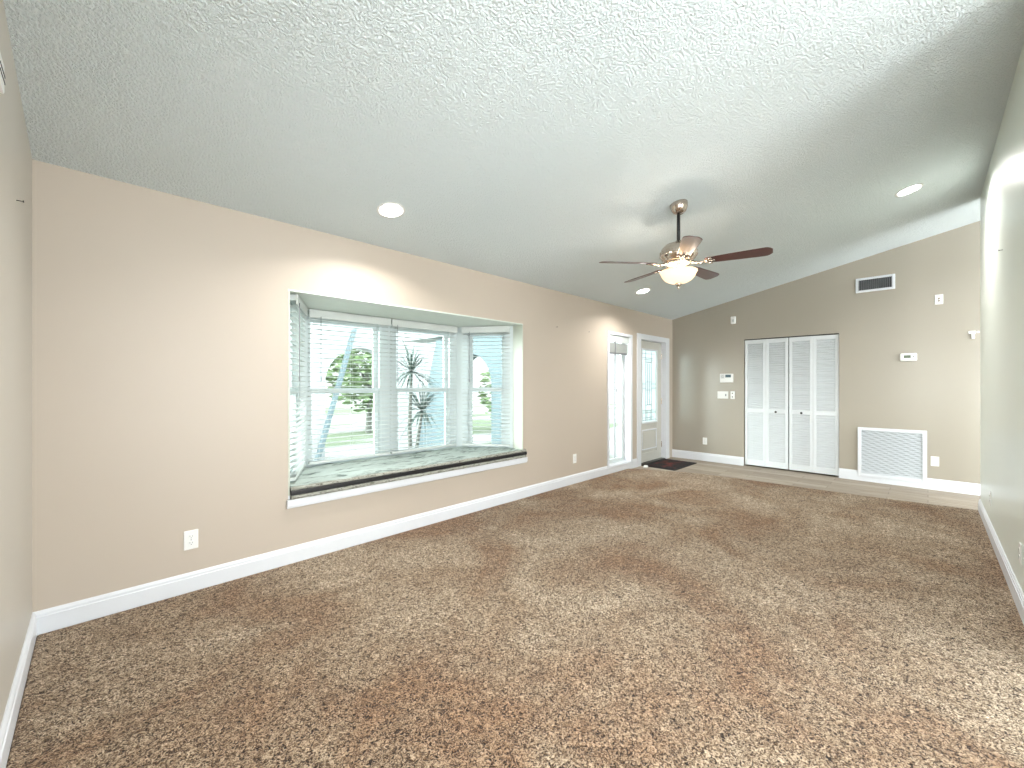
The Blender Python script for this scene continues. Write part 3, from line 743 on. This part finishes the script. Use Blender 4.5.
def iron_bm():
    bm = bmesh.new()
    # curved arm out of the motor, splitting into a three-lobed bracket under the blade
    P = [Vector((.085, 0, .006)), Vector((.125, 0, -.004)), Vector((.165, 0, -.012)), Vector((.20, 0, -.010))]
    for a, b in zip(P, P[1:]): tube(bm, a, b, .011, 10, .009)
    for s in (-1, 0, 1):
        q = Vector((.265 if s == 0 else .245, s*.036, -.0075)); tube(bm, (.195, s*.006, -.010), q, .008, 8, .006)
        lathe(bm, [(0, -.013), (.013, -.013), (.013, -.0045), (0, -.0045)], 14, (q.x, q.y))
    return bm
bl = None
for k in range(5):
    a = math.radians(211.5+72*k)
    if bl is None:
        bl = obj('blade', blade_bm(), M['wood'], fe, bevel=.002); ir = obj('blade_iron', iron_bm(), M['nickel'], fe, smooth=True); b1, i1 = bl, ir
    else:
        b1 = bl.copy(); i1 = ir.copy(); C.objects.link(b1); C.objects.link(i1)
    for q in (b1, i1):
        q.parent = fe; q.location = (0, 0, L(2.306)); q.rotation_euler = Matrix.Rotation(a, 3, 'Z').to_euler()
        q.rotation_euler = (Matrix.Rotation(a, 3, 'Z') @ Matrix.Rotation(math.radians(-12), 3, 'X')).to_euler()

# ------------------------------------------------------------------ outdoors
struct('ground', B(-14, 26, YW+WT+.001, 40, -.30, -.12), M['lawn'], 'pale lawn and paths outside the windows')
def arch_wall(name, mat, label, poly, arch, thick, axis):
    """poly: outline in (a,z); arch (centre a, radius, spring z, bottom z). Built by boolean-free strips."""
    bm = bmesh.new(); ca, r, zs, zb = arch
    def zx(z, edge):   # left/right outline at z, straight sloped sides
        (a0, b0), (a1, b1) = edge; return a0+(a1-a0)*(z-b0)/(b1-b0)
    (l0, l1, r0, r1, zlo, zhi) = poly      # left bottom, left top, right bottom, right top
    N = 60; cols = {}
    zs_list = sorted({zlo, zb, zs, zs+r, zhi, *[zs+r*math.sin(PI/2*i/12) for i in range(13)]})
    for za, zc in zip(zs_list, zs_list[1:]):
        La = l0+(l1-l0)*(za-zlo)/(zhi-zlo); Lc = l0+(l1-l0)*(zc-zlo)/(zhi-zlo); Ra = r0+(r1-r0)*(za-zlo)/(zhi-zlo); Rc = r0+(r1-r0)*(zc-zlo)/(zhi-zlo)
        def hw(z):
            if z < zb-1e-6: return None
            if z <= zs: return r
            if z >= zs+r-1e-6: return 0
            return math.sqrt(max(0, r*r-(z-zs)**2))
        mid = (za+zc)/2
        if mid < zb or mid > zs+r: quads = [((La, Ra), (Lc, Rc))]
        else: quads = [((La, ca-hw(za)), (Lc, ca-hw(zc))), ((ca+hw(za), Ra), (ca+hw(zc), Rc))]
        for (pa, qa), (pc, qc) in quads:
            P = [(pa, za), (qa, za), (qc, zc), (pc, zc)]
            F = []
            for d in (0, thick):
                F.append([bm.verts.new((a, d, z) if axis == 'x' else (d, a, z)) for a, z in P])
            bm.faces.new(F[0]); bm.faces.new(F[1][::-1])
            for i in range(4): bm.faces.new((F[0][i], F[0][(i+1) % 4], F[1][(i+1) % 4], F[1][i]))
    bmesh.ops.remove_doubles(bm, verts=bm.verts, dist=1e-5)
    o = struct(name, bm, mat, label); return o
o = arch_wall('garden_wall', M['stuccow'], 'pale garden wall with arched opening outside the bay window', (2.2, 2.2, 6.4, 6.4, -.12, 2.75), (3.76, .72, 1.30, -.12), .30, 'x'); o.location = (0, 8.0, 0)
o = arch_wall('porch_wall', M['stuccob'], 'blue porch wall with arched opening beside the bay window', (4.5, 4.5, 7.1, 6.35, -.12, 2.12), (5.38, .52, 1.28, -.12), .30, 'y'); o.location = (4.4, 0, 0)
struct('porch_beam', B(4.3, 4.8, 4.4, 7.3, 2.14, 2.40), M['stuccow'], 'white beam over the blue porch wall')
def leaves(bm, c, r, n, size, squash=1.0):
    for i in range(n):
        while True:
            p = Vector([random.uniform(-1, 1) for _ in range(3)])
            if .35 < p.length < 1: break
        p = Vector((p.x*r, p.y*r, p.z*r*squash))+Vector(c)
        q = Vector([random.uniform(-1, 1) for _ in range(3)]).to_track_quat('Z', 'Y'); s = size*random.uniform(.6, 1.3)
        v = [bm.verts.new(p+q @ Vector(k)) for k in ((-s, 0, 0), (0, -s*.4, s*.1), (s, 0, 0), (0, s*.4, s*.1))]
        bm.faces.new(v)
def tree(loc, h, r, n, mat, label):
    e = empty('garden_tree', loc, 0, label, 'tree')
    bm = bmesh.new(); tube(bm, (0, 0, 0), (.05, 0, h), .09, 10, .06)
    for k in range(5):
        a = k*1.26; tube(bm, (.05, 0, h*.85), (r*.6*math.cos(a), r*.6*math.sin(a), h+r*.4), .045, 7, .015)
    obj('trunk', bm, M['bark'], e)
    bm = bmesh.new(); leaves(bm, (0, 0, h+r*.3), r, n, .14); obj('foliage', bm, mat, e)
    return e
tree((5.6, 11.5, -.12), 1.55, 1.35, 1500, M['leafb'], 'bright leafy tree seen through the garden wall arch')
tree((8.2, 13.5, -.12), 1.7, 1.6, 900, M['leafa'], 'dark leafy tree beyond the garden wall, farther to the right')
tree((8.6, 8.6, -.12), .9, 1.0, 500, M['leafb'], 'small tree seen through the blue porch arch')
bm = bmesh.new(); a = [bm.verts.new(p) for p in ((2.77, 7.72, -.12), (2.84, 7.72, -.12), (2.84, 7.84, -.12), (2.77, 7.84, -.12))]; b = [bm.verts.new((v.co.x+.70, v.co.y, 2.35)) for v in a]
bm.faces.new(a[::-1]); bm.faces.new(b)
for k in range(4): bm.faces.new((a[k], a[(k+1) % 4], b[(k+1) % 4], b[k]))  # strip added to stand for the shaded end face of the garden wall
tag(obj('wall_end_strip', bm, M['stuccob'], bevel=.008), 'blue-grey slanted post before the garden wall arch', 'wall edge')
# spiky yucca
e = empty('yucca_plant', (3.43, 5.62, -.12), 0, 'tall spiky yucca standing outside the right front window', 'plant')
bm = bmesh.new(); tube(bm, (0, 0, 0), (-.03, 0, .8), .035, 9, .03); tube(bm, (-.03, 0, .8), (0, 0, 1.60), .03, 9, .022); tube(bm, (.02, 0, 0), (.22, .05, .96), .03, 8, .022)
obj('trunk', bm, M['bark'], e)
bm = bmesh.new()
def spike(bm, c, n, ln, wd):
    for i in range(n):
        az = random.uniform(0, 2*PI); el = math.asin(random.uniform(-.6, .99)); l = ln*random.uniform(.7, 1.1)
        d = Vector((math.cos(az)*math.cos(el), math.sin(az)*math.cos(el), math.sin(el))); s = d.cross(Vector((0, 0, 1))).normalized()*wd if abs(d.z) < .99 else Vector((wd, 0, 0))
        c0 = Vector(c); m_ = c0+d*l*.5+Vector((0, 0, .01)); t_ = c0+d*l-Vector((0, 0, l*.16))
        a = [bm.verts.new(p) for p in (c0-s*.6, c0+s*.6, m_+s, t_, m_-s)]
        bm.faces.new((a[0], a[1], a[2], a[4])); bm.faces.new((a[4], a[2], a[3]))
spike(bm, (0, 0, 1.62), 80, .62, .013); spike(bm, (.22, .05, 1.0), 90, .60, .012)
obj('leaves', bm, M['yucca'], e)
